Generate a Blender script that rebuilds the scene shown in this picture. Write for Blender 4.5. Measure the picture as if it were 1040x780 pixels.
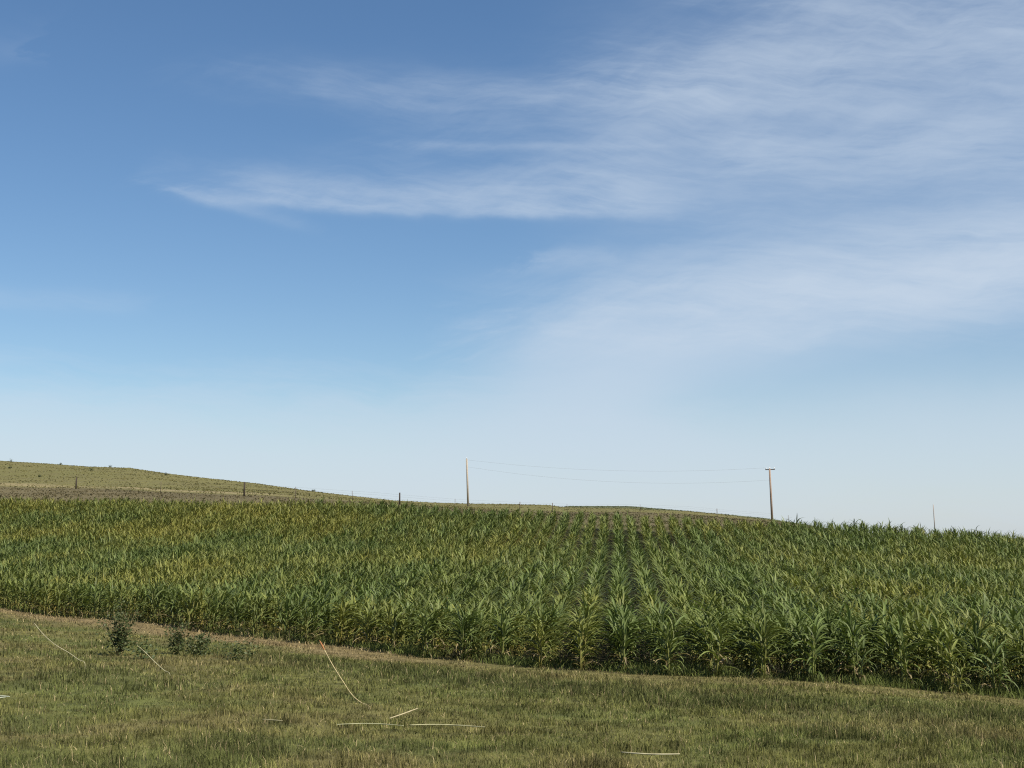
import bpy, math, random
import numpy as np
from mathutils import Vector, Matrix

for o in list(bpy.data.objects):
    bpy.data.objects.remove(o)
sc = bpy.context.scene
COL = sc.collection
R = math.radians
rng = np.random.default_rng(11)
random.seed(5)

# ------------------------------------------------------------------ camera
F = 1400.0                     # focal length in pixels of the 1040 px wide photograph
PITCH = math.atan(155.0 / F)   # the level horizon lies at y = 545
EYE = 1.6
cam_d = bpy.data.cameras.new('camera')
cam_d.sensor_width = 36.0
cam_d.lens = 36.0 * F / 1040.0
cam_d.clip_start = 0.1
cam_d.clip_end = 20000.0
cam = bpy.data.objects.new('camera', cam_d)
COL.objects.link(cam)
cam.location = (0, 0, EYE)
cam.rotation_euler = (math.pi / 2 + PITCH, 0, 0)
sc.camera = cam

# ------------------------------------------------------------------ sun, sky, exposure
SUN_AZ = R(128.0)      # clockwise from the view direction
SUN_EL = R(50.0)
sun_dir = Vector((math.sin(SUN_AZ) * math.cos(SUN_EL), math.cos(SUN_AZ) * math.cos(SUN_EL), math.sin(SUN_EL)))
sl = bpy.data.lights.new('sun', 'SUN')
sl.energy = 5.0
sl.angle = R(0.53)
sl.color = (1.0, 0.92, 0.78)
sun = bpy.data.objects.new('sun', sl)
COL.objects.link(sun)
sun.rotation_euler = sun_dir.to_track_quat('Z', 'Y').to_euler()
sun.location = (30, -30, 40)

sc.view_settings.view_transform = 'Standard'
sc.view_settings.look = 'None'
sc.view_settings.exposure = 0.55
sc.view_settings.gamma = 1.0
sc.view_settings.use_curve_mapping = False
sc.cycles.use_denoising = False
sc.cycles.filter_width = 1.15
sc.cycles.max_bounces = 6
sc.cycles.transparent_max_bounces = 8

world = bpy.data.worlds.new('World')
sc.world = world
world.use_nodes = True
WT = world.node_tree
WT.nodes.clear()


class E:
    """a float socket with arithmetic, so the sky reads as formulas"""
    tree = None

    def __init__(s, sock): s.s = sock

    @staticmethod
    def m(op, *a, clamp=False):
        n = E.tree.nodes.new('ShaderNodeMath'); n.operation = op; n.use_clamp = clamp
        for i, v in enumerate(a):
            if isinstance(v, E): E.tree.links.new(v.s, n.inputs[i])
            else: n.inputs[i].default_value = v
        return E(n.outputs[0])
    def __add__(s, b): return E.m('ADD', s, b)
    def __radd__(s, b): return E.m('ADD', b, s)
    def __sub__(s, b): return E.m('SUBTRACT', s, b)
    def __rsub__(s, b): return E.m('SUBTRACT', b, s)
    def __mul__(s, b): return E.m('MULTIPLY', s, b)
    def __rmul__(s, b): return E.m('MULTIPLY', b, s)
    def __truediv__(s, b): return E.m('DIVIDE', s, b)
    def clamp(s): return E.m('ADD', s, 0.0, clamp=True)


def smooth(x, a, b):
    n = E.tree.nodes.new('ShaderNodeMapRange'); n.interpolation_type = 'SMOOTHSTEP'
    E.tree.links.new(x.s, n.inputs[0]); n.inputs[1].default_value = a; n.inputs[2].default_value = b
    return E(n.outputs[0])


def gauss(x): return E.m('EXPONENT', -1.0 * (x * x))


def noise2(u, v, scale, detail=6.0, rough=0.55, dist=0.0, off=0.0):
    c = E.tree.nodes.new('ShaderNodeCombineXYZ')
    for i, w in enumerate((u, v)):
        E.tree.links.new(w.s, c.inputs[i])
    c.inputs[2].default_value = off
    n = E.tree.nodes.new('ShaderNodeTexNoise'); n.inputs['Scale'].default_value = scale
    n.inputs['Detail'].default_value = detail; n.inputs['Roughness'].default_value = rough
    n.inputs['Distortion'].default_value = dist
    E.tree.links.new(c.outputs[0], n.inputs['Vector'])
    return E(n.outputs['Fac'])


E.tree = WT
sky = WT.nodes.new('ShaderNodeTexSky'); sky.sky_type = 'NISHITA'; sky.sun_disc = False
sky.sun_elevation = SUN_EL; sky.sun_rotation = SUN_AZ
sky.altitude = 450.0; sky.air_density = 1.0; sky.dust_density = 0.55; sky.ozone_density = 2.2
tc = WT.nodes.new('ShaderNodeTexCoord')
sep = WT.nodes.new('ShaderNodeSeparateXYZ'); WT.links.new(tc.outputs['Generated'], sep.inputs[0])
dx, dy, dz = (E(o) for o in sep.outputs)
AZ = E.m('ARCTAN2', dx, dy) * (180 / math.pi)          # degrees, clockwise from the view direction
EL = E.m('ARCSINE', E.m('MINIMUM', E.m('MAXIMUM', dz, -1.0), 1.0)) * (180 / math.pi)

def az_(px): return math.degrees(math.atan((px - 520) / F))
def el_(py): return math.degrees(PITCH + math.atan((390 - py) / F))

# wind-drawn noise: long along the azimuth, thin in elevation, slightly tilted and warped
warp = noise2(AZ * 0.10, EL * 0.16, 1.0, 3.0, 0.5, 0.0, 3.1) - 0.5
warp2 = noise2(AZ * 0.35, EL * 0.5, 1.0, 4.0, 0.55, 0.0, 7.7) - 0.5
ELW = EL + warp * 2.6 + warp2 * 0.7
fib = noise2(AZ * 0.16 + EL * 0.22, ELW * 1.15 + AZ * 0.06, 1.0, 7.0, 0.62, 0.25, 1.3)
fib2 = noise2(AZ * 0.22 - EL * 0.3, ELW * 0.55 - AZ * 0.05, 1.0, 6.0, 0.6, 0.4, 5.9)
fib3 = noise2(AZ * 0.55 + EL * 0.9, ELW * 2.6, 1.0, 5.0, 0.6, 0.2, 9.4)
AZS = AZ + warp * 6.0 + (fib2 - 0.5) * 9.0 + (fib - 0.5) * 3.0
soft = noise2(AZ * 0.07, ELW * 0.2, 1.0, 4.0, 0.5, 0.0, 2.2)


def band(px0, px1, py0, slope, w_up, w_dn, f0, f1, amp, wob=0.35):
    """a streak of cirrus between two bearings; soft above, firmer below"""
    a0, a1, e0 = az_(px0), az_(px1), el_(py0)
    d = EL - (AZ - az_(520)) * slope - e0 + warp2 * wob * 2 + warp * wob * 2
    up = E.m('MAXIMUM', d, 0.0) / w_up
    dn = E.m('MINIMUM', d, 0.0) / w_dn
    prof = gauss(up + dn)
    span = smooth(AZS, a0, a0 + f0) * (1.0 - smooth(AZS, a1 - f1, a1)) if a1 < 40 else smooth(AZS, a0, a0 + f0)
    return prof * span * amp

streak = smooth(fib, 0.30, 0.72)
streak2 = smooth(fib2, 0.34, 0.70)
fine = smooth(fib3, 0.30, 0.75)
fib4 = noise2(AZ * 0.9 + EL * 1.6, ELW * 4.5 + AZ * 0.5, 1.0, 5.0, 0.65, 0.3, 4.4)
fine2 = smooth(fib4, 0.28, 0.74)
tex = streak * 0.62 + streak2 * 0.34 + fine * 0.24 + fine2 * 0.10
D = band(90, 760, 213, -0.008, 1.25, 0.30, 12.0, 5.0, 0.52) * (0.2 + 1.05 * tex)
D = D + band(105, 330, 284, -0.23, 0.35, 0.22, 3.5, 4.0, 0.16, 0.15) * (0.3 + tex)
D = D + band(330, 3000, 165, 0.0, 2.6, 1.4, 15.0, 0, 0.40) * (0.22 + 0.75 * tex)
D = D + band(380, 760, 149, -0.01, 0.16, 0.16, 4.0, 6.0, 0.16, 0.15) * (0.3 + tex)
D = D + band(120, 900, 98, -0.02, 0.9, 0.7, 12.0, 8.0, 0.26) * (0.2 + 0.9 * tex)
D = D + band(520, 3000, 88, 0.045, 1.6, 1.4, 9.0, 0, 0.37) * (0.10 + 1.0 * tex)
D = D + band(640, 3000, 20, 0.02, 2.2, 1.3, 10.0, 0, 0.30) * (0.12 + 1.0 * tex)
D = D + band(430, 3000, 348, 0.125, 2.0, 1.9, 11.0, 0, 1.15) * (0.45 + 0.65 * tex)
D = D + band(535, 640, 264, 0.0, 0.5, 0.4, 1.6, 1.6, 0.20, 0.2) * (0.3 + tex)
D = D + band(-700, 190, 318, 0.0, 0.45, 0.35, 5.0, 3.0, 0.13, 0.3) * (0.2 + tex)
D = D + band(-300, 40, -25, 0.2, 0.9, 0.5, 4.0, 1.0, 0.06, 0.3) * (0.2 + tex)
# a thin veil over all of the sky on that side
D = D + smooth(AZ, -1.0, 13.0) * smooth(EL, 1.5, 5.0) * (1.0 - smooth(EL, 17.0, 26.0)) * (0.12 + 0.12 * soft + 0.18 * tex)
# a bank of thin haze low over the land, its top uneven and climbing in the middle
top = EL + warp * 2.2 + warp2 * 0.9 - 2.2 * gauss((AZ - 3.5) / 5.0)
haze_bank = (1.0 - smooth(top + (tex - 0.6) * 1.6, 1.6, 7.6)) * (0.62 + 0.2 * soft + 0.22 * tex)
D = D + haze_bank * (1.35 - 0.3 * smooth(AZ, 3.0, 16.0))
# a bluer gap low on the right, between two sheets
gap = band(600, 3000, 440, 0.165, 0.9, 1.5, 8.0, 0, 1.0, 0.25)
D = D * (1.0 - gap * 0.40)
# the same thin cirrus goes on over the rest of the sky
rest = smooth(EL, 21.0, 34.0) + (1.0 - smooth(AZ, -40.0, -24.0)) * smooth(EL, 7.0, 14.0) * (1.0 - smooth(EL, 21.0, 34.0))
D = D + rest * streak * streak2 * 0.45
D = (1.0 - E.m('EXPONENT', -1.15 * D)).clamp()

hsv = WT.nodes.new('ShaderNodeHueSaturation')
hsv.inputs['Hue'].default_value = 0.5; hsv.inputs['Saturation'].default_value = 1.15; hsv.inputs['Value'].default_value = 1.0
WT.links.new(sky.outputs[0], hsv.inputs['Color'])
mixc = WT.nodes.new('ShaderNodeMix'); mixc.data_type = 'RGBA'
WT.links.new(D.s, mixc.inputs[0])
air = WT.nodes.new('ShaderNodeMix'); air.data_type = 'RGBA'; air.blend_type = 'MULTIPLY'; air.inputs[0].default_value = 1.0
air.inputs[7].default_value = (1.0, 1.01, 1.02, 1)      # white balance of the clear sky
WT.links.new(hsv.outputs[0], air.inputs[6])
WT.links.new(air.outputs[2], mixc.inputs[6])
CLOUD = WT.nodes.new('ShaderNodeRGB'); CLOUD.outputs[0].default_value = (5.3, 6.15, 7.2, 1)
WT.links.new(CLOUD.outputs[0], mixc.inputs[7])
bg = WT.nodes.new('ShaderNodeBackground'); bg.inputs['Strength'].default_value = 0.0765
WT.links.new(mixc.outputs[2], bg.inputs['Color'])
wo = WT.nodes.new('ShaderNodeOutputWorld'); WT.links.new(bg.outputs[0], wo.inputs['Surface'])
world.cycles.sampling_method = 'MANUAL'
world.cycles.sample_map_resolution = 512

# ------------------------------------------------------------------ helpers
def ray(px, py, d):
    """the point at forward distance d seen at a pixel of the photograph (heights relative to the ground at the camera)"""
    a, b = (px - 520) / F, (390 - py) / F
    v = np.array([a, math.cos(PITCH) - b * math.sin(PITCH), math.sin(PITCH) + b * math.cos(PITCH)])
    v = v * (d / v[1])
    v[2] += EYE
    return v


def tag(o, label=None, cat=None, group=None, kind=None):
    if label: o['label'] = label
    if cat: o['category'] = cat
    if group: o['group'] = group
    if kind: o['kind'] = kind
    return o


def mesh_from(name, verts, faces, smooth_=False):
    me = bpy.data.meshes.new(name)
    me.from_pydata([tuple(map(float, v)) for v in verts], [], [tuple(map(int, f)) for f in faces])
    me.update()
    if smooth_:
        me.polygons.foreach_set('use_smooth', [True] * len(me.polygons))
    return me


def mesh_np(name, verts, tris, cols=None, smooth_=False):
    """big triangle mesh straight from arrays"""
    me = bpy.data.meshes.new(name)
    nv, nt = len(verts), len(tris)
    me.vertices.add(nv); me.vertices.foreach_set('co', np.ascontiguousarray(verts, np.float32).ravel())
    me.loops.add(nt * 3); me.loops.foreach_set('vertex_index', np.ascontiguousarray(tris, np.int32).ravel())
    me.polygons.add(nt)
    me.polygons.foreach_set('loop_start', np.arange(0, nt * 3, 3, dtype=np.int32))
    if smooth_:
        me.polygons.foreach_set('use_smooth', np.ones(nt, bool))
    if cols is not None:
        at = me.color_attributes.new('tint', 'FLOAT_COLOR', 'POINT')
        c = np.ones((nv, 4), np.float32); c[:, :3] = cols
        at.data.foreach_set('color', c.ravel())
    me.update(); me.validate()
    return me


def link(name, me, mat=None, parent=None):
    o = bpy.data.objects.new(name, me)
    if mat is not None and me is not None and not me.materials:
        me.materials.append(mat)
    COL.objects.link(o)
    if parent is not None: o.parent = parent
    return o


def empty(name, loc):
    o = bpy.data.objects.new(name, None); o.empty_display_size = 0.2
    COL.objects.link(o); o.location = tuple(map(float, loc))
    return o


def tube(path, radii, sides=6, cap=True):
    path = [Vector(p) for p in path]
    V, Fc = [], []
    for i, p in enumerate(path):
        t = (path[min(i + 1, len(path) - 1)] - path[max(i - 1, 0)]).normalized()
        a = t.cross(Vector((0.13, 0.31, 1)) if abs(t.z) < 0.9 else Vector((1, 0.1, 0))).normalized(); b = t.cross(a)
        r = radii[i] if hasattr(radii, '__len__') else radii
        for k in range(sides):
            w = 2 * math.pi * k / sides
            V.append(p + a * r * math.cos(w) + b * r * math.sin(w))
    for i in range(len(path) - 1):
        for k in range(sides):
            k2 = (k + 1) % sides
            Fc.append((i * sides + k, i * sides + k2, (i + 1) * sides + k2, (i + 1) * sides + k))
    if cap:
        Fc.append(tuple(range(sides))[::-1]); n = (len(path) - 1) * sides
        Fc.append(tuple(n + k for k in range(sides)))
    return V, Fc


def hash2(ix, iy, seed):
    h = (ix.astype(np.int64) * 374761393 + iy.astype(np.int64) * 668265263 + seed * 1442695041) & 0xffffffff
    h = ((h ^ (h >> 13)) * 1274126177) & 0xffffffff
    return ((h ^ (h >> 16)) & 0xffff) / 65535.0


def vnoise(x, y, scale, seed=0, octaves=3):
    x = np.asarray(x, float) * scale; y = np.asarray(y, float) * scale
    tot = 0; amp = 1.0; s = 0
    for o in range(octaves):
        ix, iy = np.floor(x), np.floor(y); fx, fy = x - ix, y - iy
        fx = fx * fx * (3 - 2 * fx); fy = fy * fy * (3 - 2 * fy)
        a = hash2(ix, iy, seed + o); b = hash2(ix + 1, iy, seed + o)
        c = hash2(ix, iy + 1, seed + o); d = hash2(ix + 1, iy + 1, seed + o)
        tot = tot + amp * ((a * (1 - fx) + b * fx) * (1 - fy) + (c * (1 - fx) + d * fx) * fy)
        s += amp; amp *= 0.55; x = x * 2.03 + 17.1; y = y * 2.03 + 5.3
    return tot / s


def sstep(x, a, b):
    t = np.clip((x - a) / (b - a), 0, 1); return t * t * (3 - 2 * t)

# ------------------------------------------------------------------ terrain: profiles of the land along bearings
# bearing (px) : forward distance and the height it is seen at; the field runs between the 2nd and the 3rd entry
CROP = 0.9
PROFILES = {
    -300: [(10.7, 772), (58, 597), (124.3, 506.9), (200, 482), (330, 452), (470, 440), (800, 470), (1600, 540)],
    0:    [(10.7, 780), (42, 617), (107.3, 515.1), (185, 495.5), (215, 489.5), (340, 467), (560, 480), (1600, 546)],
    130:  [(10.7, 780), (37, 631), (101.7, 516.7), (158, 499.5), (200, 491), (325, 473.5), (560, 490), (1600, 547)],
    260:  [(10.7, 780), (32, 646), (96.0, 519.4), (142, 504), (190, 497.5), (300, 491), (560, 510), (1600, 548)],
    330:  [(10.7, 780), (30, 654), (92.7, 520.6), (152, 508), (200, 503), (280, 499.5), (560, 520), (1600, 549)],
    400:  [(10.7, 780), (28, 662), (90.4, 522.4), (165, 512), (210, 509.5), (270, 508), (560, 525), (1600, 549)],
    475:  [(10.7, 780), (26.3, 671), (85.9, 529.6), (178, 516), (235, 513), (270, 511.5), (560, 530), (1600, 549)],
    556:  [(10.7, 780), (24.7, 678), (83.6, 532.8), (195, 519), (235, 513.2), (262, 512.8), (560, 530), (1600, 549)],
    575:  [(10.7, 780), (24.4, 679), (83.6, 533.8), (200, 519.5), (250, 516), (390, 513.6), (620, 530), (1600, 549)],
    640:  [(10.7, 780), (23.7, 684), (81.4, 537.7), (200, 520), (260, 516.5), (400, 513.6), (650, 530), (1600, 549)],
    700:  [(10.7, 780), (23.3, 688), (79.1, 540.4), (205, 522.7), (260, 520.6), (390, 518.6), (650, 535), (1600, 549)],
    780:  [(10.7, 780), (23.0, 692), (76.8, 544.7), (210, 530), (260, 528), (330, 526.5), (650, 540), (1600, 549)],
    860:  [(10.7, 780), (22.8, 697), (74.6, 547.9), (130, 544), (220, 540), (330, 540), (650, 545), (1600, 549)],
    1040: [(10.7, 780), (22.6, 709), (73.4, 558.3), (110, 561), (200, 557), (330, 553), (650, 550), (1600, 549)],
    1340: [(10.7, 786), (22.4, 725), (72.3, 573.1), (110, 572), (200, 563), (330, 556), (650, 551), (1600, 549)],
}
RR = np.concatenate([np.geomspace(0.4, 8, 22)[:-1], np.geomspace(8, 50, 130)[:-1], np.geomspace(50, 420, 110)[:-1], np.geomspace(420, 6000, 24)])
TH = np.concatenate([np.linspace(-180, -45, 28)[:-1], np.linspace(-45, -27, 24)[:-1], np.linspace(-27, 27, 260)[:-1], np.linspace(27, 45, 24)[:-1], np.linspace(45, 180, 28)])
cols_th, cols_z, cols_near, cols_far = [], [], [], []
for px, prof in PROFILES.items():
    pts = [ray(px, y, d) for d, y in prof]
    th = math.degrees(math.atan2(pts[2][0], pts[2][1]))
    r = [0.0] + [math.hypot(p[0], p[1]) for p in pts] + [8000.0]
    z = [0.0] + [p[2] for p in pts] + [-6.0]
    # the field lies in a shallow dip behind its near edge and climbs towards its far one
    rn, rf, zn, zf = r[2], r[3], z[2], z[3]
    dip = [(0.125, -0.25), (0.27, -0.265), (0.45, -0.32), (0.66, -0.34), (0.86, -0.15)]
    r[3:3] = [rn + (rf - rn) * t for t, _ in dip]
    z[3:3] = [zn + (zf - zn) * (t + e) for t, e in dip]
    zz = np.interp(RR, r, z)
    # round the corners of the profile
    k = np.exp(-np.linspace(-1.6, 1.6, 9) ** 2); k /= k.sum()
    zz = np.convolve(np.pad(zz, 4, mode='edge'), k, 'valid')
    cols_th.append(th); cols_z.append(zz); cols_near.append(rn); cols_far.append(rf)
cols_th = np.array(cols_th); cols_z = np.array(cols_z)
ZG = np.zeros((len(TH), len(RR)))
for j in range(len(RR)):
    ZG[:, j] = np.interp(TH, cols_th, cols_z[:, j])
back = sstep(np.abs(TH), 40, 110)[:, None]
ZG = ZG * (1 - back) + np.minimum(0.02 * RR, 1.0)[None, :] * 0 * back
# gentle unevenness
TT, RG = np.meshgrid(np.radians(TH), RR, indexing='ij')
GX, GY = np.sin(TT) * RG, np.cos(TT) * RG
ZG += (vnoise(GX, GY, 0.22, 3, 3) - 0.5) * 0.16 * sstep(RG, 3, 9) * (1 - sstep(RG, 60, 90))
ZG += (vnoise(GX, GY, 0.03, 8, 3) - 0.5) * 0.9 * sstep(RG, 120, 220) * (1 - sstep(RG, 240, 420) * 0.5)


def polar(X, Y): return np.degrees(np.arctan2(X, Y)), np.hypot(X, Y)
def near_edge(th): return np.interp(th, cols_th, cols_near)
def far_edge(th): return np.interp(th, cols_th, cols_far)


def ground(X, Y):
    X = np.asarray(X, float); Y = np.asarray(Y, float)
    th, r = polar(X, Y)
    fi = np.interp(th, TH, np.arange(len(TH))); fj = np.interp(r, RR, np.arange(len(RR)))
    i = np.clip(fi.astype(int), 0, len(TH) - 2); j = np.clip(fj.astype(int), 0, len(RR) - 2)
    u, v = fi - i, fj - j
    return (ZG[i, j] * (1 - u) + ZG[i + 1, j] * u) * (1 - v) + (ZG[i, j + 1] * (1 - u) + ZG[i + 1, j + 1] * u) * v


def on_ground(px, d, dz=0.0):
    v = ray(px, 500, d); return (v[0], v[1], float(ground(v[0], v[1])) + dz)

# kinds of ground cover by place
OLIVE = np.array([0.120, 0.120, 0.039]); DKGREEN = np.array([0.078, 0.088, 0.030]); TAN = np.array([0.27, 0.205, 0.105])
RUST = np.array([0.155, 0.116, 0.060]); GREEN = np.array([0.100, 0.120, 0.036]); SOIL = np.array([0.040, 0.036, 0.022])
HILL = np.array([0.135, 0.122, 0.050]); HILLBROWN = np.array([0.102, 0.086, 0.045]); STRAW = np.array([0.36, 0.29, 0.16])


def cover(X, Y):
    """colour of the turf on the near side of the crop, and how tall it stands"""
    th, r = polar(X, Y)
    ne = near_edge(th)
    q = (ne - r) / ne + (vnoise(X, Y, 0.35, 21, 3) - 0.5) * 0.10
    n1 = vnoise(X, Y, 0.45, 31, 3); n2 = vnoise(X, Y, 0.9, 41, 3); n3 = vnoise(X, Y, 0.2, 51, 2)
    left = 1 - sstep(th, -9, 2)
    mix = lambda a, b, t: a * (1 - t[:, None]) + b * t[:, None]
    c = np.tile(OLIVE, (len(th), 1))
    c = mix(c, np.tile(RUST * 1.15, (len(th), 1)), sstep(n1, 0.48, 0.66) * 0.32)
    c = mix(c, np.tile(GREEN, (len(th), 1)), sstep(n2, 0.46, 0.64) * 0.55)
    c = mix(c, np.tile(TAN, (len(th), 1)), sstep(n3, 0.55, 0.7) * 0.15)
    lush = sstep(q, 0.14, 0.22) * (1 - sstep(q, 0.27, 0.36)) * sstep(th, -13, -8) * (0.55 + 0.45 * sstep(n1, 0.3, 0.6))
    lush = np.maximum(lush, sstep(n1 + n2, 1.06, 1.22) * 0.6 * sstep(q, 0.1, 0.2))
    c = mix(c, np.tile(DKGREEN, (len(th), 1)), np.clip(lush, 0, 1) * 0.85)
    dry = (1 - sstep(q - 0.03 * left, 0.06, 0.13)) * sstep(q, -0.06, -0.02)
    drycol = mix(np.tile(TAN * 0.72, (len(th), 1)), np.tile(RUST * 1.25, (len(th), 1)), left * 0.6 + 0.25 * sstep(n2, 0.45, 0.6))
    c = mix(c, drycol, dry * (0.25 + 0.6 * left))
    inside = 1 - sstep(q, -0.03, -0.005)
    c = mix(c, np.tile(GREEN * 0.95, (len(th), 1)), inside * 0.8)
    h = 0.04 + 0.03 * n1 + 0.035 * lush - 0.01 * dry + 0.22 * inside * sstep(n2, 0.35, 0.65)
    return c, h, dry, lush


def gcolor():
    X, Y, r = GX.ravel(), GY.ravel(), RG.ravel(); th = np.degrees(TT.ravel())
    c, h, dry, lush = cover(X, Y)
    c = c * 0.8
    ne, fe = near_edge(th), far_edge(th)
    inf = (sstep(r - ne, -0.2, 0.3) * (1 - sstep(r - fe, 0, 2)))[:, None]
    c = c * (1 - inf) + SOIL * inf
    n = vnoise(X, Y, 0.06, 61, 4); n2 = vnoise(X, Y, 0.25, 71, 3)
    fence_r = np.interp(th, FENCE_TH, FENCE_R)
    hill = HILL * (1 - n[:, None] * 0.35) + GREEN * n[:, None] * 0.3
    hill = hill + (HILLBROWN - hill) * (sstep(n2, 0.5, 0.7) * 0.35)[:, None]
    strip = (1 - sstep(r - fence_r, 2, 12))[:, None]
    brown = HILLBROWN * (0.72 + 0.6 * n2[:, None])
    far_c = hill * (1 - strip) + brown * strip
    tracks = (sstep(r - fence_r, 9, 15) * (1 - sstep(r - fence_r, 17, 24)) * (1 - sstep(th, -12, -7)))[:, None]
    far_c = far_c * (1 - tracks * 0.65) + np.array([0.27, 0.22, 0.125]) * tracks * 0.65
    # the far ridge in the middle is darker green pasture
    rid = (sstep(th, 1.6, 2.2) * sstep(r, 265, 310))[:, None]
    far_c = far_c * (1 - rid) + np.array([0.085, 0.095, 0.045]) * rid
    w = sstep(r - fe, 0, 2)[:, None]
    c = c * (1 - w) + far_c * w
    return c

# fence line (bearing, distance) used for the cover and the posts
FENCE = [(-140, 214), (-30, 192), (77, 172), (163, 153), (248, 141), (300, 146), (358, 154), (406, 165), (462, 177), (528, 190), (561, 197), (576, 199), (650, 204), (728, 207), (800, 212)]
fp = [on_ground(p, d) for p, d in FENCE]
FENCE_TH = np.array([math.degrees(math.atan2(p[0], p[1])) for p in fp]); FENCE_R = np.array([math.hypot(p[0], p[1]) for p in fp])


def attr_material(name, rough=0.9, spec=0.2, noise_scale=8.0, lo=0.65, hi=1.35, bump=0.0, source='ATTR', translucent=0.0, tr_gain=(1.3, 1.4, 0.8)):
    m = bpy.data.materials.new(name); m.use_nodes = True
    nt = m.node_tree; nt.nodes.clear(); L = nt.links
    out = nt.nodes.new('ShaderNodeOutputMaterial'); b = nt.nodes.new('ShaderNodeBsdfPrincipled')
    b.inputs['Roughness'].default_value = rough; b.inputs['Specular IOR Level'].default_value = spec
    if source == 'ATTR':
        a = nt.nodes.new('ShaderNodeAttribute'); a.attribute_name = 'tint'; col = a.outputs['Color']
    else:
        a = nt.nodes.new('ShaderNodeObjectInfo'); col = a.outputs['Color']
    g = nt.nodes.new('ShaderNodeNewGeometry')
    n = nt.nodes.new('ShaderNodeTexNoise'); n.inputs['Scale'].default_value = noise_scale; n.inputs['Detail'].default_value = 5
    L.new(g.outputs['Position'], n.inputs['Vector'])
    mr = nt.nodes.new('ShaderNodeMapRange'); mr.inputs[1].default_value = 0.3; mr.inputs[2].default_value = 0.7
    mr.inputs[3].default_value = lo; mr.inputs[4].default_value = hi
    L.new(n.outputs['Fac'], mr.inputs[0])
    mx = nt.nodes.new('ShaderNodeVectorMath'); mx.operation = 'SCALE'
    L.new(col, mx.inputs[0]); L.new(mr.outputs[0], mx.inputs['Scale'])
    L.new(mx.outputs[0], b.inputs['Base Color'])
    if bump:
        bp = nt.nodes.new('ShaderNodeBump'); bp.inputs['Strength'].default_value = bump; bp.inputs['Distance'].default_value = 0.1
        L.new(n.outputs['Fac'], bp.inputs['Height']); L.new(bp.outputs[0], b.inputs['Normal'])
    if translucent:
        t = nt.nodes.new('ShaderNodeBsdfTranslucent'); tg = nt.nodes.new('ShaderNodeVectorMath'); tg.operation = 'MULTIPLY'
        tg.inputs[1].default_value = tr_gain
        L.new(mx.outputs[0], tg.inputs[0]); L.new(tg.outputs[0], t.inputs['Color'])
        ms = nt.nodes.new('ShaderNodeMixShader'); ms.inputs[0].default_value = translucent
        L.new(b.outputs[0], ms.inputs[1]); L.new(t.outputs[0], ms.inputs[2]); L.new(ms.outputs[0], out.inputs['Surface'])
    else:
        L.new(b.outputs[0], out.inputs['Surface'])
    return m


M_GROUND = attr_material('ground', 0.95, 0.1, 3.0, 0.6, 1.4, 0.6)
M_GRASS = attr_material('grass', 0.8, 0.1, 6.0, 0.75, 1.25, translucent=0.22)
M_CROP = attr_material('crop_leaf', 0.55, 0.22, 5.0, 0.75, 1.25, translucent=0.16)
M_CROP_OBJ = attr_material('corn_leaf', 0.55, 0.25, 5.0, 0.75, 1.25, source='OBJ', translucent=0.16)
M_TINT = attr_material('dry_matter', 0.8, 0.2, 12.0, 0.75, 1.25, source='OBJ')

nth, nr = len(TH), len(RR)
gv = np.stack([GX, GY, ZG], -1).reshape(-1, 3)
ii, jj = np.meshgrid(np.arange(nth - 1), np.arange(nr - 1), indexing='ij')
a = (ii * nr + jj).ravel(); b_ = a + 1; c_ = a + nr + 1; d_ = a + nr
gt = np.concatenate([np.stack([a, d_, c_], 1), np.stack([a, c_, b_], 1)])
# close the disc at the camera's feet
cv = len(gv); gv = np.vstack([gv, [0, 0, 0]])
fan = np.stack([np.full(nth - 1, cv), (np.arange(nth - 1) + 1) * nr, np.arange(nth - 1) * nr], 1)
gt = np.vstack([gt, fan])
gc = np.vstack([gcolor(), OLIVE])
gt = gt[:, ::1]
g_me = mesh_np('ground', gv, gt, gc, True)
ground_o = link('ground', g_me, M_GROUND); tag(ground_o, kind='structure')
if sum(p.normal.z for p in list(g_me.polygons)[:50]) < 0:
    g_me.flip_normals()

# ------------------------------------------------------------------ corn leaves, stalks and whole plants
def leaf_strip(L, W, e0, droop, segs, wide=3, sway=0.0, wave=0.0):
    """a blade starting at the origin towards +x, rising at e0 and arching over; 3 points across (folded) or 2"""
    V, T = [], []
    x = z = yoff = 0.0
    for i in range(segs + 1):
        s = i / segs
        e = e0 - droop * s ** 1.35
        if i:
            x += L / segs * math.cos(ep); z += L / segs * math.sin(ep)
        ep = e
        w = W * (0.55 + 0.45 * min(1, s / 0.3)) * (1 - max(0, (s - 0.3) / 0.7) ** 1.7)
        if i == segs: w = 0.002
        yoff = sway * s * s + wave * math.sin(s * 7.0) * 0.012
        nx, nz = -math.sin(e), math.cos(e)
        if wide == 3:
            fold = 0.30 * w
            V += [(x + nx * fold, yoff + w / 2, z + nz * fold), (x, yoff, z), (x + nx * fold, yoff - w / 2, z + nz * fold)]
        else:
            V += [(x, yoff + w / 2, z), (x, yoff - w / 2, z)]
    for i in range(segs):
        for k in range(wide - 1):
            a = i * wide + k
            T += [(a, a + wide, a + wide + 1), (a, a + wide + 1, a + 1)]
    return np.array(V), np.array(T)


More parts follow.
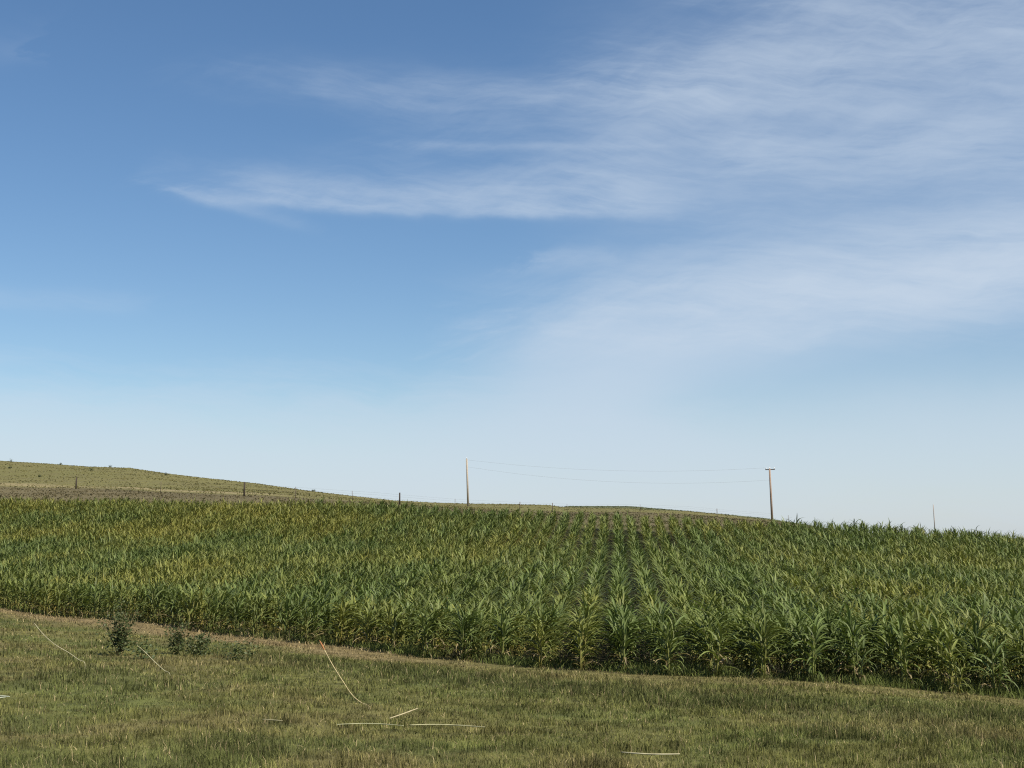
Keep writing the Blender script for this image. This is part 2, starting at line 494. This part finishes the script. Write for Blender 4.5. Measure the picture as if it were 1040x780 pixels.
def plant_layout(rs):
    """leaves of one plant: height on the stalk, bearing, length, width, rise, droop"""
    n = rs.integers(11, 14)
    az0 = rs.uniform(0, 2 * math.pi); out = []
    for k in range(n):
        f = k / (n - 1)
        h = 0.10 + 0.74 * f ** 0.9 + rs.normal(0, 0.02)
        az = az0 + math.pi * (k % 2) + rs.normal(0, 0.85)
        L = (0.25 + 0.37 * math.sin(math.pi * (0.15 + 0.65 * f))) * rs.uniform(0.75, 1.2)
        W = rs.uniform(0.042, 0.060) * (0.8 + 0.3 * math.sin(math.pi * f))
        e0 = R(42 + 32 * f + rs.normal(0, 9))
        droop = R(132 - 38 * f + rs.normal(0, 26))
        out.append((h, az, L, W, e0, droop, rs.normal(0, 0.06), f))
    return out


def plant_template(rs, segs, wide):
    V, T, C = [], [], []; n = 0
    for (h, az, L, W, e0, dr, sw, f) in plant_layout(rs):
        v, t = leaf_strip(L, W, e0, dr, segs, wide, sw, rs.normal())
        ca, sa = math.cos(az), math.sin(az)
        v = np.stack([v[:, 0] * ca - v[:, 1] * sa, v[:, 0] * sa + v[:, 1] * ca, v[:, 2] + h], 1)
        V.append(v); T.append(t + n); n += len(v)
        dry = f < 0.2 and rs.random() < 0.45
        col = np.array([2.6, 1.9, 2.4]) if dry else np.array([1.0, 1.0, 1.0]) * rs.uniform(0.82, 1.15) * (0.85 + 0.25 * f)
        C.append(np.tile(col, (len(v), 1)))
    sides = 4 if wide == 3 else 3
    v, fcs = tube([(0, 0, -0.03), (0.0, 0, 0.4), (0.01, 0.01, 0.84)], [0.015, 0.013, 0.006], sides, False)
    v = np.array([tuple(p) for p in v]); t = []
    for f4 in fcs: t += [(f4[0], f4[1], f4[2]), (f4[0], f4[2], f4[3])]
    V.append(v); T.append(np.array(t) + n); C.append(np.tile(np.array([1.6, 1.35, 1.5]), (len(v), 1)))
    return np.vstack(V), np.vstack(T), np.vstack(C)


ROW_AZ = math.atan(105 / F)
RD = np.array([math.sin(ROW_AZ), math.cos(ROW_AZ)]); RP = np.array([math.cos(ROW_AZ), -math.sin(ROW_AZ)])
SPACING, STEP = 0.76, 0.125
rows_pos, rows_id, rows_k = [], [], []
for i in range(-75, 60):
    lat = (i + 0.15) * SPACING
    s = np.arange(0, 130, STEP) + rng.uniform(-0.1, 0.1)
    s = s + rng.normal(0, 0.045, len(s))
    l = lat + rng.normal(0, 0.022, len(s)) + 0.03 * np.sin(s * 0.13 + i)
    P = s[:, None] * RD + l[:, None] * RP
    th, r = polar(P[:, 0], P[:, 1])
    je = 0.5 * (vnoise(np.array([i * 1.7]), np.array([3.3]), 1.0, 5, 1)[0] - 0.5) * 2
    ok = (P[:, 1] > 5) & (r > near_edge(th) + je) & (r < far_edge(th)) & (th > -26) & (th < 25.5)
    ok &= ~((rng.random(len(s)) < 0.05) & (r > near_edge(th) + 1.0))
    # far plants hide one another: fewer, a little fuller
    ok &= ~((r > 60) & (rng.random(len(s)) < 0.05))
    P = P[ok]
    rows_pos.append(P); rows_id.append(np.full(len(P), i)); rows_k.append(np.arange(len(P)))
P = np.vstack(rows_pos); RID = np.concatenate(rows_id); RK = np.concatenate(rows_k)
PTH, PR = polar(P[:, 0], P[:, 1]); NP = len(P)
PZ = ground(P[:, 0], P[:, 1])
yel = vnoise(P[:, 0], P[:, 1] * 0.6, 0.11, 91, 3)
yel = sstep(yel, 0.50, 0.72) * 0.30
# poorer, yellower stands in the field
for _px, _d, _sx, _sd, _a in ((60, 84, 9, 6, 0.55), (230, 82, 9, 4, 0.3), (370, 58, 5.5, 5, 0.5), (215, 50, 5, 5, 0.4), (500, 66, 4, 5, 0.4), (950, 40, 3.5, 4, 0.5), (880, 56, 5, 4, 0.35), (640, 34, 2.5, 3, 0.25), (30, 50, 3, 4, 0.3)):
    _c = ray(_px, 520, _d)
    yel = yel + _a * np.exp(-((P[:, 0] - _c[0]) / _sx) ** 2 - ((P[:, 1] - _c[1]) / _sd) ** 2)
yel = yel * (0.55 + 0.45 * sstep(PR - near_edge(PTH), 1.0, 5.0))
yel = yel + 0.38 * sstep(vnoise(P[:, 0], P[:, 1], 0.9, 95, 2), 0.52, 0.78)
rowtone = hash2(RID.astype(float), RID.astype(float) * 0 + 3, 77)
yel = yel + 0.46 * (rowtone - 0.42) + rng.normal(0, 0.07, NP)
yel = yel + 0.35 * (1 - sstep(np.abs(PR - far_edge(PTH) + 5), 3, 8)) * (PTH < -8)
yel = np.clip(yel, 0, 1)
C_DEEP = np.array([0.088, 0.118, 0.033]); C_YEL = np.array([0.185, 0.178, 0.040])
PCOL = (C_DEEP * (1 - yel[:, None]) + C_YEL * yel[:, None]) * rng.uniform(0.85, 1.2, (NP, 1))
PS = 0.90 - 0.05 * sstep(PR, 40, 75) + rng.normal(0, 0.08, NP) + 0.12 * (vnoise(P[:, 0], P[:, 1], 0.15, 101, 2) - 0.5) - 0.10 * yel
PS *= 1.0 - rng.uniform(0.0, 0.28, NP) * (1 - sstep(PR - near_edge(PTH), 0.0, 1.0))
PROT = rng.uniform(0, 2 * math.pi, NP)

# the plants that show largest: the ends of the rows along the grass
in_frame = np.abs(PTH) < 20.6
score = PR + 2.2 * RK + np.where(in_frame, 0, 1e4)
single = np.argsort(score)[:292]
is_single = np.zeros(NP, bool); is_single[single] = True

hi_t = [plant_template(np.random.default_rng(100 + k), 5, 3) for k in range(40)]
lo_t = [plant_template(np.random.default_rng(300 + k), 3, 2) for k in range(40)]
far_t = [plant_template(np.random.default_rng(500 + k), 2, 2) for k in range(40)]
VV, TTt, CC = [], [], []; base = 0
lod = np.where(PR < 29, 0, np.where(PR < 50, 1, 2)); var = rng.integers(0, 10000, NP)
lean = rng.normal(0, 0.09, (NP, 2))
for lv, tm in ((0, hi_t), (1, lo_t), (2, far_t)):
    for k, (tv, tt, tcn) in enumerate(tm):
        idx = np.where((~is_single) & (lod == lv) & (var % len(tm) == k))[0]
        if not len(idx): continue
        ca, sa, s = np.cos(PROT[idx])[:, None], np.sin(PROT[idx])[:, None], PS[idx][:, None]
        wide = (1.10, 1.10, 1.18)[lv]
        x = (tv[:, 0] * ca - tv[:, 1] * sa) * s * wide + lean[idx, :1] * tv[:, 2]
        y = (tv[:, 0] * sa + tv[:, 1] * ca) * s * wide + lean[idx, 1:] * tv[:, 2]
        z = tv[:, 2][None] * s
        v = np.stack([x + P[idx, :1], y + P[idx, 1:], z + PZ[idx][:, None]], -1).reshape(-1, 3)
        t = (tt[None] + (np.arange(len(idx)) * len(tv))[:, None, None]).reshape(-1, 3) + base
        c = (PCOL[idx][:, None, :] * tcn[None]).reshape(-1, 3)
        VV.append(v); TTt.append(t); CC.append(c); base += len(v)
crop_me = mesh_np('corn_crop', np.vstack(VV), np.vstack(TTt), np.clip(np.vstack(CC), 0, 0.6), True)
crop = link('corn_crop', crop_me, M_CROP)
tag(crop, 'mass of green and yellowish corn plants filling the sloping field behind the front plants', 'corn', kind='stuff')
print('plants', NP, 'crop tris', len(crop_me.polygons))

# one mesh for each kind of leaf and stalk, shared by the single plants
LEAVES = {}
def leaf_mesh(fb, v):
    key = (fb, v)
    if key not in LEAVES:
        rs = np.random.default_rng(900 + fb * 17 + v); f = fb / 5
        vv, tt = leaf_strip(1.0, 0.105, R(42 + 32 * f + rs.normal(0, 9)), R(132 - 38 * f + rs.normal(0, 26)), 6, 3, rs.normal(0, 0.10), rs.normal())
        me = mesh_from('corn_leaf', vv, tt, True); me.materials.append(M_CROP_OBJ); LEAVES[key] = me
    return LEAVES[key]
STALKS = []
for k in range(4):
    rs = np.random.default_rng(70 + k); b1, b2 = rs.normal(0, 0.012, 2), rs.normal(0, 0.02, 2)
    v, f = tube([(0, 0, -0.04), (b1[0] * .4, b1[1] * .4, 0.25), (b1[0], b1[1], 0.5), (b2[0], b2[1], 0.84)], [0.016, 0.015, 0.012, 0.005], 6)
    me = mesh_from('corn_stalk', v, f, True); me.materials.append(M_CROP_OBJ); STALKS.append(me)


def corn_plant(pos, scale, rot, lean_xy, tint, seed, label, group):
    rs = np.random.default_rng(seed)
    e = empty('corn_plant', pos); e.rotation_euler = (lean_xy[1], lean_xy[0], rot); e.scale = (scale * 1.10, scale * 1.10, scale)
    tag(e, label, 'corn plant', group)
    st = link('stalk', STALKS[seed % 4], None, e); st.color = (*np.clip(tint * np.array([1.7, 1.4, 1.6]), 0, 0.5), 1)
    for (h, az, L, W, e0, dr, sw, f) in plant_layout(rs):
        lf = link('leaf', leaf_mesh(int(round(f * 5)), int(rs.integers(0, 5))), None, e)
        lf.location = (0, 0, h); lf.rotation_euler = (0, 0, az); lf.scale = (L, W / 0.105 * 1.0, L)
        dry = f < 0.2 and rs.random() < 0.45
        c = np.array([0.26, 0.21, 0.11]) * rs.uniform(0.6, 1.1) if dry else tint * rs.uniform(0.82, 1.15) * (0.85 + 0.25 * f)
        lf.color = (*c, 1)
    return e


ORD = ['zeroth', 'first', 'second', 'third', 'fourth', 'fifth', 'sixth', 'seventh', 'eighth', 'ninth', 'tenth', 'eleventh', 'twelfth', 'thirteenth', 'fourteenth', 'fifteenth', 'sixteenth', 'seventeenth', 'eighteenth', 'nineteenth']
TENS = {20: ('twentieth', 'twenty'), 30: ('thirtieth', 'thirty'), 40: ('fortieth', 'forty'), 50: ('fiftieth', 'fifty'), 60: ('sixtieth', 'sixty')}
def ordinal(n):
    if n < 20: return ORD[n]
    t = n // 10 * 10
    return TENS[t][0] if n == t else TENS[t][1] + '-' + ORD[n - t]

rows_in = sorted({int(RID[k]) for k in single}, reverse=True)
row_no = {rid: n + 1 for n, rid in enumerate(rows_in)}
for k in sorted(single, key=lambda k: (-RID[k], RK[k])):
    y_ = yel[k]
    look = 'yellowish' if y_ > 0.52 else 'yellow-green' if y_ > 0.3 else 'mid-green' if y_ > 0.12 else 'dark green'
    size = 'tall ' if PS[k] > 0.93 else 'short ' if PS[k] < 0.71 else ''
    n = int(RK[k]) + 1
    pl = 'at the grass end of' if n == 1 else ordinal(n) + ' from the grass in'
    lab = f'{size}{look} corn plant {pl} the {ordinal(row_no[int(RID[k])])} row from the right'
    corn_plant((P[k, 0], P[k, 1], PZ[k]), PS[k], PROT[k], lean[k], PCOL[k], int(k), lab, 'corn plants at the ends of the rows')

# a few taller plants stick out over the crest of the field
for n, (px, py, d, lab) in enumerate([
        (808, 523, 73, 'tall corn plant poking over the crest just right of the crossarm pole'),
        (868, 525.5, 72, 'bushy tall corn plant breaking the skyline midway between crossarm pole and thin far pole'),
        (877, 526.5, 71.5, 'tall corn plant on the skyline, right-hand one of the close pair'),
        (902, 529.5, 71, 'thin corn plant leaning over the crest beyond the close pair'),
        (915, 529, 71.5, 'tall corn plant on the crest two gaps left of the thin far pole'),
        (931, 532.5, 70.5, 'low corn plant on the crest nearest the thin far pole'),
        (990, 533, 70.5, 'tall corn plant with upright leaves on the crest right of the thin far pole')]):
    v = ray(px, py, d); gz = float(ground(v[0], v[1]))
    s = (v[2] - gz) / 1.16
    corn_plant((v[0], v[1], gz), s, n * 1.9, (0.05, 0.0), C_DEEP * 0.9, 5100 + n, lab, 'tall corn plants on the crest')

# ------------------------------------------------------------------ turf
def blades(N, X, Y, H, W, C, tilt, seed):
    r_ = np.random.default_rng(seed)
    Z = ground(X, Y) - 0.01
    az = r_.uniform(0, 2 * math.pi, N); lz = r_.uniform(0, 2 * math.pi, N)
    cx, sx = np.cos(az), np.sin(az); lx, ly = np.cos(lz), np.sin(lz)
    T1, T2 = tilt * 0.35, tilt
    hz = H * np.sqrt(np.maximum(0.02, 1 - np.minimum(tilt, 0.99) ** 2))
    p0 = np.stack([X - cx * W, Y - sx * W, Z], 1); p1 = np.stack([X + cx * W, Y + sx * W, Z], 1)
    mx, my = X + lx * H * T1 * 0.55, Y + ly * H * T1 * 0.55
    p2 = np.stack([mx - cx * W * .7, my - sx * W * .7, Z + hz * 0.6], 1); p3 = np.stack([mx + cx * W * .7, my + sx * W * .7, Z + hz * 0.6], 1)
    p4 = np.stack([X + lx * H * T2, Y + ly * H * T2, Z + hz], 1)
    V = np.stack([p0, p1, p2, p3, p4], 1).reshape(-1, 3)
    b = (np.arange(N) * 5)[:, None]
    T = np.concatenate([b + [0, 1, 3], b + [0, 3, 2], b + [2, 3, 4]])
    return V, T, np.repeat(C, 5, axis=0)


N = 250000
th = rng.uniform(-25, 25, N); ne = near_edge(th)
r = 8.5 * ((ne + 2.2) / 8.5) ** rng.random(N)
X, Y = np.sin(np.radians(th)) * r, np.cos(np.radians(th)) * r
c, h, dry, lush = cover(X, Y)
u = rng.random(N)
c = c * rng.uniform(0.6, 1.45, (N, 1))
straw = u < (0.10 + 0.12 * dry)
c[straw] = STRAW * rng.uniform(0.5, 1.1, (straw.sum(), 1))
clump = vnoise(X, Y, 2.6, 151, 2); fine_ = vnoise(X, Y, 5.0, 161, 2)
c = c * (0.55 + 0.9 * sstep(fine_, 0.25, 0.75))[:, None]
H = h * rng.uniform(0.5, 1.5, N) * (0.65 + 0.75 * sstep(clump, 0.25, 0.75)); W = 0.0028 * np.maximum(1, r / 11) * rng.uniform(0.7, 1.4, N)
tilt = np.clip(rng.uniform(0.1, 0.8, N) + 0.15 * dry, 0, 0.95)
flat = straw & (rng.random(N) < 0.5); tilt[flat] = 0.97; H[flat] *= 1.8
# chaff and straw blown against the foot of the crop
edge_l = (np.abs(r - ne) < 0.7) & (th < -4) & (rng.random(N) < 0.5)
c[edge_l] = STRAW * rng.uniform(0.7, 1.25, (edge_l.sum(), 1)); H[edge_l] = rng.uniform(0.03, 0.12, edge_l.sum())
v, t, cc = blades(N, X, Y, H, W, c, tilt, 4)
# fresh weedy grass between the row ends
N2 = 34000
th = rng.uniform(-21, 22, N2); r = near_edge(th) + rng.uniform(-0.1, 1.9, N2)
X, Y = np.sin(np.radians(th)) * r, np.cos(np.radians(th)) * r
pat = vnoise(X, Y, 0.9, 171, 2); kp = (pat + rng.normal(0, 0.08, N2) > 0.47) & (rng.random(N2) < 0.35 + 0.65 * sstep(th, -14, -4))
X, Y, r, pat = X[kp], Y[kp], r[kp], pat[kp]; N2 = len(X)
c2 = np.array([0.125, 0.150, 0.045]) * rng.uniform(0.6, 1.35, (N2, 1))
v2, t2, cc2 = blades(N2, X, Y, rng.uniform(0.05, 0.24, N2) * (0.5 + pat), rng.uniform(0.004, 0.009, N2), c2, rng.uniform(0.15, 0.85, N2), 5)
t = np.vstack([t, t2 + len(v)]); v = np.vstack([v, v2]); cc = np.vstack([cc, cc2])
tag(link('grass', mesh_np('grass', v, t, cc), M_GRASS), 'rough short olive and brown grass in front of the corn', 'grass', kind='stuff')

# rough pasture behind the field
N = 60000
th = rng.uniform(-26, 13, N); fe = far_edge(th)
r = (fe + 1) * ((380) / (fe + 1)) ** rng.random(N)
X, Y = np.sin(np.radians(th)) * r, np.cos(np.radians(th)) * r
cl = vnoise(X, Y, 0.18, 131, 3)
keep = cl + rng.normal(0, 0.2, N) > 0.5
X, Y, r, th, cl = X[keep], Y[keep], r[keep], th[keep], cl[keep]; N = len(X)
fr = np.interp(th, FENCE_TH, FENCE_R)
isb = (r < fr + 3)[:, None]
c = np.where(isb, HILLBROWN * 0.9, HILL * 0.95) * rng.uniform(0.75, 1.2, (N, 1))
far_ridge = (th > 1.8) & (r > 265); c[far_ridge] = np.array([0.075, 0.085, 0.042])
H = rng.uniform(0.05, 0.14, N) * (1 + 0.4 * cl); W = 0.08 * (r / 150) * rng.uniform(0.6, 1.4, N)
v, t, cc = blades(N, X, Y, H, W, c, rng.uniform(0.1, 0.7, N), 6)
tag(link('pasture_grass', mesh_np('pasture_grass', v, t, cc), M_GRASS), 'rough dry grass tufts covering the hill behind the field', 'grass', kind='stuff')

# ------------------------------------------------------------------ weeds and shrubs
def foliage(rs, n, hgt, wid, leaf, tips):
    """leaves set along the stems, fewer and smaller towards the tips"""
    V, T = [], []
    for k in range(n):
        tip = tips[rs.integers(0, len(tips))]; q = rs.uniform(0.12, 1.0) ** 0.85
        p = np.array([tip[0] * q ** 1.5, tip[1] * q ** 1.5, tip[2] * q]) + rs.normal(0, 1, 3) * wid * 0.17 * (1.15 - 0.5 * q)
        p[2] = max(p[2], 0.01)
        u = rs.normal(0, 1, 3); u[2] = abs(u[2]) * 0.5; u /= np.linalg.norm(u)
        w = np.cross(u, rs.normal(0, 1, 3)); w /= np.linalg.norm(w)
        l = leaf * rs.uniform(0.5, 1.4) * (1.15 - 0.4 * q); b = len(V)
        V += [p, p + u * l * .5 + w * l * .28, p + u * l, p + u * l * .5 - w * l * .28]
        T += [(b, b + 1, b + 2), (b, b + 2, b + 3)]
    return np.array(V), T


def weed(name, loc, hgt, wid, n, leaf, col, label, cat, seed, group=None, stems=5):
    rs = np.random.default_rng(seed)
    e = empty(name, loc); tag(e, label, cat, group)
    tips = []
    for k in range(stems):
        a = rs.uniform(0, 6.28); q = wid * 0.62 * math.sqrt(rs.random()); ht = hgt * rs.uniform(.6, 1.0)
        tips.append((q * math.cos(a), q * math.sin(a), ht))
        v, f = tube([(0, 0, -0.03), (q * .4 * math.cos(a), q * .4 * math.sin(a), ht * .5), (q * math.cos(a), q * math.sin(a), ht)], [0.012 * hgt, 0.009 * hgt, 0.003 * hgt], 5)
        s = link('stem', mesh_from('stem', v, f, True), M_TINT, e); s.color = (0.10, 0.09, 0.04, 1)
    v, t = foliage(rs, n, hgt, wid, leaf, tips)
    fo = link('foliage', mesh_from('foliage', v, t), M_CROP_OBJ, e); fo.color = (*col, 1); fo['kind'] = 'stuff'
    return e


WEEDC = (0.060, 0.076, 0.026)
weed('weed_bush', on_ground(126, 23.2), 0.90, 0.54, 1000, 0.06, WEEDC, 'tall dark leafy weed standing alone in the mown grass near the corn', 'weed', 1, stems=11)
weed('weed_bush', on_ground(184, 24.2), 0.60, 0.36, 450, 0.06, WEEDC, 'thin dark weed right of the tallest weed', 'weed', 2, stems=5)
weed('weed_bush', on_ground(203, 23.8), 0.36, 0.62, 520, 0.06, WEEDC, 'low spreading dark weed at the foot of the thin weed', 'weed', 3, stems=9)
weed('weed_bush', on_ground(245, 23.0), 0.26, 0.62, 360, 0.055, WEEDC, 'lowest dark weed patch, right-hand end of the weeds in the grass', 'weed', 4, stems=8)
weed('weed_bush', on_ground(148, 22.6), 0.30, 0.55, 200, 0.055, (0.06, 0.085, 0.03), 'low weed between the tallest weed and the pale curved stem', 'weed', 5, stems=7)

for n, (px, d, h_, w_, lab) in enumerate([
        (92, 262, 0.9, 1.3, 'round dark shrub alone in the middle of the grassy hill above the fence'),
        (111, 322, 0.9, 0.8, 'small upright shrub on the hill skyline above the round shrub'),
        (10, 325, 0.7, 1.8, 'low shrub on the hilltop nearest the photo edge'),
        (9, 268, 0.9, 1.2, 'dark shrub on the slope below the hilltop at the photo edge'),
        (60, 330, 0.5, 1.2, 'low shrub on the hill skyline between the hilltop and the upright shrub'),
        (168, 262, 0.7, 0.9, 'small shrub on the slope between the two dark thick fence posts'),
        (40, 236, 0.5, 0.8, 'small shrub low on the slope just above the pale track'),
        (318, 284, 0.5, 1.0, 'low shrub on the falling skyline between the second and third thick posts')]):
    weed('shrub', on_ground(px, d), h_ * 0.7, w_ * 0.8, 90, 0.2, (0.062, 0.075, 0.032), lab, 'shrub', 40 + n, 'shrubs on the hill', 3)

# ------------------------------------------------------------------ fence behind the field
fence = empty('fence', fp[2]); tag(fence, 'wire fence with dark wooden and thin steel posts along the foot of the hill', 'fence')
THICK = {77, 248, 406, -140}
MID = {528, 561, 728}
base_p = Vector(fp[2]); tops = []
for k, ((px, d), p) in enumerate(zip(FENCE, fp)):
    thick = px in THICK
    H_ = 1.45 if thick else 1.3 if px in MID else 1.25; r0 = 0.09 if thick else 0.055 if px in MID else 0.03
    ln = random.uniform(-0.04, 0.04)
    v, f = tube([(0, 0, -0.3), (ln * .5, 0, H_ * .5), (ln, 0, H_)], [r0, r0 * .97, r0 * .92], 8)
    po = link('post', mesh_from('post', v, f, True), M_TINT, fence); po.location = Vector(p) - base_p
    po.color = (0.045, 0.035, 0.028, 1) if thick else (0.11, 0.085, 0.065, 1)
    tops.append(Vector(p) - base_p)
for hw in (0.35, 0.65, 0.95, 1.2):
    path = []
    for a_, b2 in zip(tops, tops[1:]):
        for q in np.linspace(0, 1, 6)[:-1]:
            m_ = a_.lerp(b2, q); gz = float(ground(m_.x + base_p.x, m_.y + base_p.y)) - base_p.z
            path.append(Vector((m_.x, m_.y, max(m_.z, gz) + hw)))
    v, f = tube(path, 0.004, 4)
    w_ = link('wire', mesh_from('wire', v, f), M_TINT, fence); w_.color = (0.12, 0.11, 0.10, 1)

# ------------------------------------------------------------------ utility poles and wires
def utility_pole(px_b, d, px_t, py_t, r0, label, arm, col):
    b = Vector(on_ground(px_b, d)); t = Vector(ray(px_t, py_t, d)) - b
    e = empty('utility_pole', b); tag(e, label, 'utility pole', 'utility poles behind the field')
    v, f = tube([(0, 0, -0.6), t * 0.5, t], [r0, r0 * .88, r0 * .72], 10)
    s = link('shaft', mesh_from('shaft', v, f, True), M_TINT, e); s.color = (*col, 1)
    pts = []
    if arm:
        ax = Vector((0.80, -0.60, 0)).normalized()
        c = t * 0.985
        V, Fc = [], []
        for q in (-0.85, 0.85):
            for (a1, z1) in ((-.06, -.07), (.06, -.07), (.06, .07), (-.06, .07)):
                V.append(c + ax * q + Vector((-ax.y, ax.x, 0)) * (a1 + r0) + Vector((0, 0, z1)))
        Fc = [(0, 1, 2, 3), (7, 6, 5, 4)] + [(k, (k + 1) % 4 + 0, (k + 1) % 4 + 4, k + 4) for k in range(4)]
        am = link('crossarm', mesh_from('crossarm', V, Fc), M_TINT, e); am.color = (0.20, 0.16, 0.12, 1)
        for q in (-0.75, 0.0, 0.75):
            z0 = 0.07
            pb = c + ax * q + Vector((-ax.y, ax.x, 0)) * (r0 if q else 0) + Vector((0, 0, z0 + (0.05 if not q else 0)))
            v, f = tube([pb, pb + Vector((0, 0, .06)), pb + Vector((0, 0, .12)), pb + Vector((0, 0, .2)), pb + Vector((0, 0, .24))], [.04, .05, .08, .08, .03], 8)
            i_ = link('insulator', mesh_from('insulator', v, f, True), M_TINT, e); i_.color = (0.75, 0.75, 0.74, 1)
            pts.append(b + pb + Vector((0, 0, 0.24)))
    else:
        v, f = tube([t, t + Vector((0, 0, .08)), t + Vector((0, 0, .22))], [.05, .08, .04], 8)
        i_ = link('insulator', mesh_from('insulator', v, f, True), M_TINT, e); i_.color = (0.7, 0.7, 0.68, 1)
    return b, b + t, pts


b1, t1, _ = utility_pole(475.6, 236, 474, 466, 0.19, 'pale tan wooden utility pole without crossarm on the pasture ridge', False, (0.34, 0.29, 0.23))
b2, t2, ins = utility_pole(783.8, 226, 781.6, 476, 0.19, 'brown wooden utility pole with short crossarm rising behind the corn', True, (0.26, 0.19, 0.145))
b3, t3, _ = utility_pole(948.6, 420, 947.8, 512.5, 0.17, 'thin grey far utility pole on the skyline above the corn crest', False, (0.30, 0.27, 0.25))


def wire(a, b, sag, rad, label):
    a, b = Vector(a), Vector(b); path = []
    for q in np.linspace(0, 1, 40):
        p = a.lerp(b, q); p.z -= sag * 4 * q * (1 - q); path.append(p - a)
    v, f = tube(path, rad, 5)
    o = link('power_wire', mesh_from('power_wire', v, f, True), M_TINT); o.location = a
    o.color = (0.22, 0.22, 0.23, 1); tag(o, label, 'wire', 'wires between the two utility poles')
    return o

up1 = Vector(ray(474, 467, 236)) ; lo1 = Vector(ray(474.3, 474, 236))
up2 = ins[0]; lo2 = Vector(ray(782.2, 487.5, 226))
wire(up1, up2, 1.15, 0.009, 'upper thin power wire sagging from pale pole to crossarm pole')
wire(lo1, lo2, 1.45, 0.009, 'lower thin power wire sagging between the pale pole and the crossarm pole')

# ------------------------------------------------------------------ dry stems in the turf
def dry_stem(pts, rads, col, label, head=None):
    P3 = [Vector(p) for p in pts]
    dense = []
    for k in range(len(P3) - 1):
        p0, p1, p2, p3 = P3[max(k - 1, 0)], P3[k], P3[k + 1], P3[min(k + 2, len(P3) - 1)]
        for q in np.linspace(0, 1, 6)[:-1]:
            dense.append(0.5 * ((2 * p1) + (p2 - p0) * q + (2 * p0 - 5 * p1 + 4 * p2 - p3) * q * q + (3 * p1 - p0 - 3 * p2 + p3) * q ** 3))
    dense.append(P3[-1]); o_ = dense[0].copy()
    rr = np.interp(np.linspace(0, 1, len(dense)), np.linspace(0, 1, len(rads)), rads)
    v, f = tube([p - o_ for p in dense], list(rr), 6)
    if head is None:
        o = link('dry_stem', mesh_from('dry_stem', v, f, True), M_TINT); o.location = o_; o.color = (*col, 1)
    else:
        o = empty('dry_stem', o_); s = link('stalk', mesh_from('stalk', v, f, True), M_TINT, o); s.color = (*col, 1)
        a_ = dense[-1] - o_; d = (dense[-1] - dense[-3]).normalized()
        v, f = tube([a_ - d * .03, a_, a_ + d * .04, a_ + d * .08, a_ + d * .11], [.006, .009, .010, .008, .002], 7)
        h_ = link('seed_head', mesh_from('seed_head', v, f, True), M_TINT, o); h_.color = (*head, 1); h_['label'] = 'orange brown tip'
    tag(o, label, 'stem', 'pale dry stems in the grass')
    return o


def arch(root_px, root_d, img, lift=True):
    """a stem rooted in the turf, rising through points seen from the camera, at about one distance"""
    pts = [Vector(on_ground(root_px, root_d, -0.02))]
    for k, (px, py) in enumerate(img):
        pts.append(Vector(ray(px, py, root_d + 0.10 * k)))
    return pts

PALE = (0.36, 0.33, 0.21)
dry_stem(arch(378, 15.6, [(374, 716.5), (366, 713), (357, 705), (347, 690), (337, 674), (328.5, 658)]), [.003, .0045, .005, .005, .005], (0.42, 0.35, 0.19), 'long pale stem curving up out of the grass to an orange tip', (0.38, 0.17, 0.07))
dry_stem(arch(92, 19.6, [(86, 673), (80, 670), (70, 663), (55, 654), (43, 643), (34.5, 632.5)]), [.003, .0045, .005, .005, .004], PALE, 'pale stem curving up from the grass near the photo edge, left of the tall weed')
dry_stem(arch(178, 18.9, [(172, 683.5), (167, 681), (158, 673), (148, 663), (139, 655)]), [.003, .005, .006, .003], (0.33, 0.31, 0.19), 'short pale stem slanting up against the foot of the tall weed')


def lying(p0, p1, d0, d1, rad, col, label, bow=0.12, lift=0.085):
    pts = []
    for q in np.linspace(0, 1, 6):
        px = p0 + (p1 - p0) * q; d = d0 + (d1 - d0) * q + bow * math.sin(math.pi * q)
        pts.append(on_ground(px, d, lift))
    return dry_stem(pts, [rad * .7, rad, rad, rad, rad * .6], col, label)

def dist_at(px, py):
    best = min(np.linspace(10, 45, 500), key=lambda d: abs(ray(px, py, d)[2] - 0.08 - float(ground(*ray(px, py, d)[:2]))))
    return float(best)

lying(398, 426, dist_at(398, 730), dist_at(426, 720), .007, (0.37, 0.32, 0.19), 'short straight straw lying aslant just below the stem with the orange tip', 0.0)
lying(345, 412, dist_at(345, 736), dist_at(412, 738), .0045, (0.33, 0.33, 0.20), 'thin pale straw lying flat in the grass under the aslant straw')
lying(418, 493, dist_at(418, 737), dist_at(493, 739), .006, (0.30, 0.29, 0.17), 'long pale straw lying flat right of the aslant straw')
lying(629, 687, dist_at(629, 765), dist_at(687, 767), .006, (0.40, 0.37, 0.24), 'single bright straw lying flat on the grass nearest the camera', -0.06)
lying(-6, 18, dist_at(0, 707), dist_at(18, 708), .009, (0.32, 0.34, 0.26), 'pale straw lying at the photo edge, upper of two', 0.0)
lying(-6, 14, dist_at(0, 711), dist_at(14, 709), .007, (0.30, 0.32, 0.24), 'pale straw lying at the photo edge, lower of two', 0.0)
lying(271, 291, dist_at(271, 731), dist_at(291, 733), .005, (0.26, 0.24, 0.14), 'small pale straw lying in the grass left of the orange-tipped stem', 0.0)
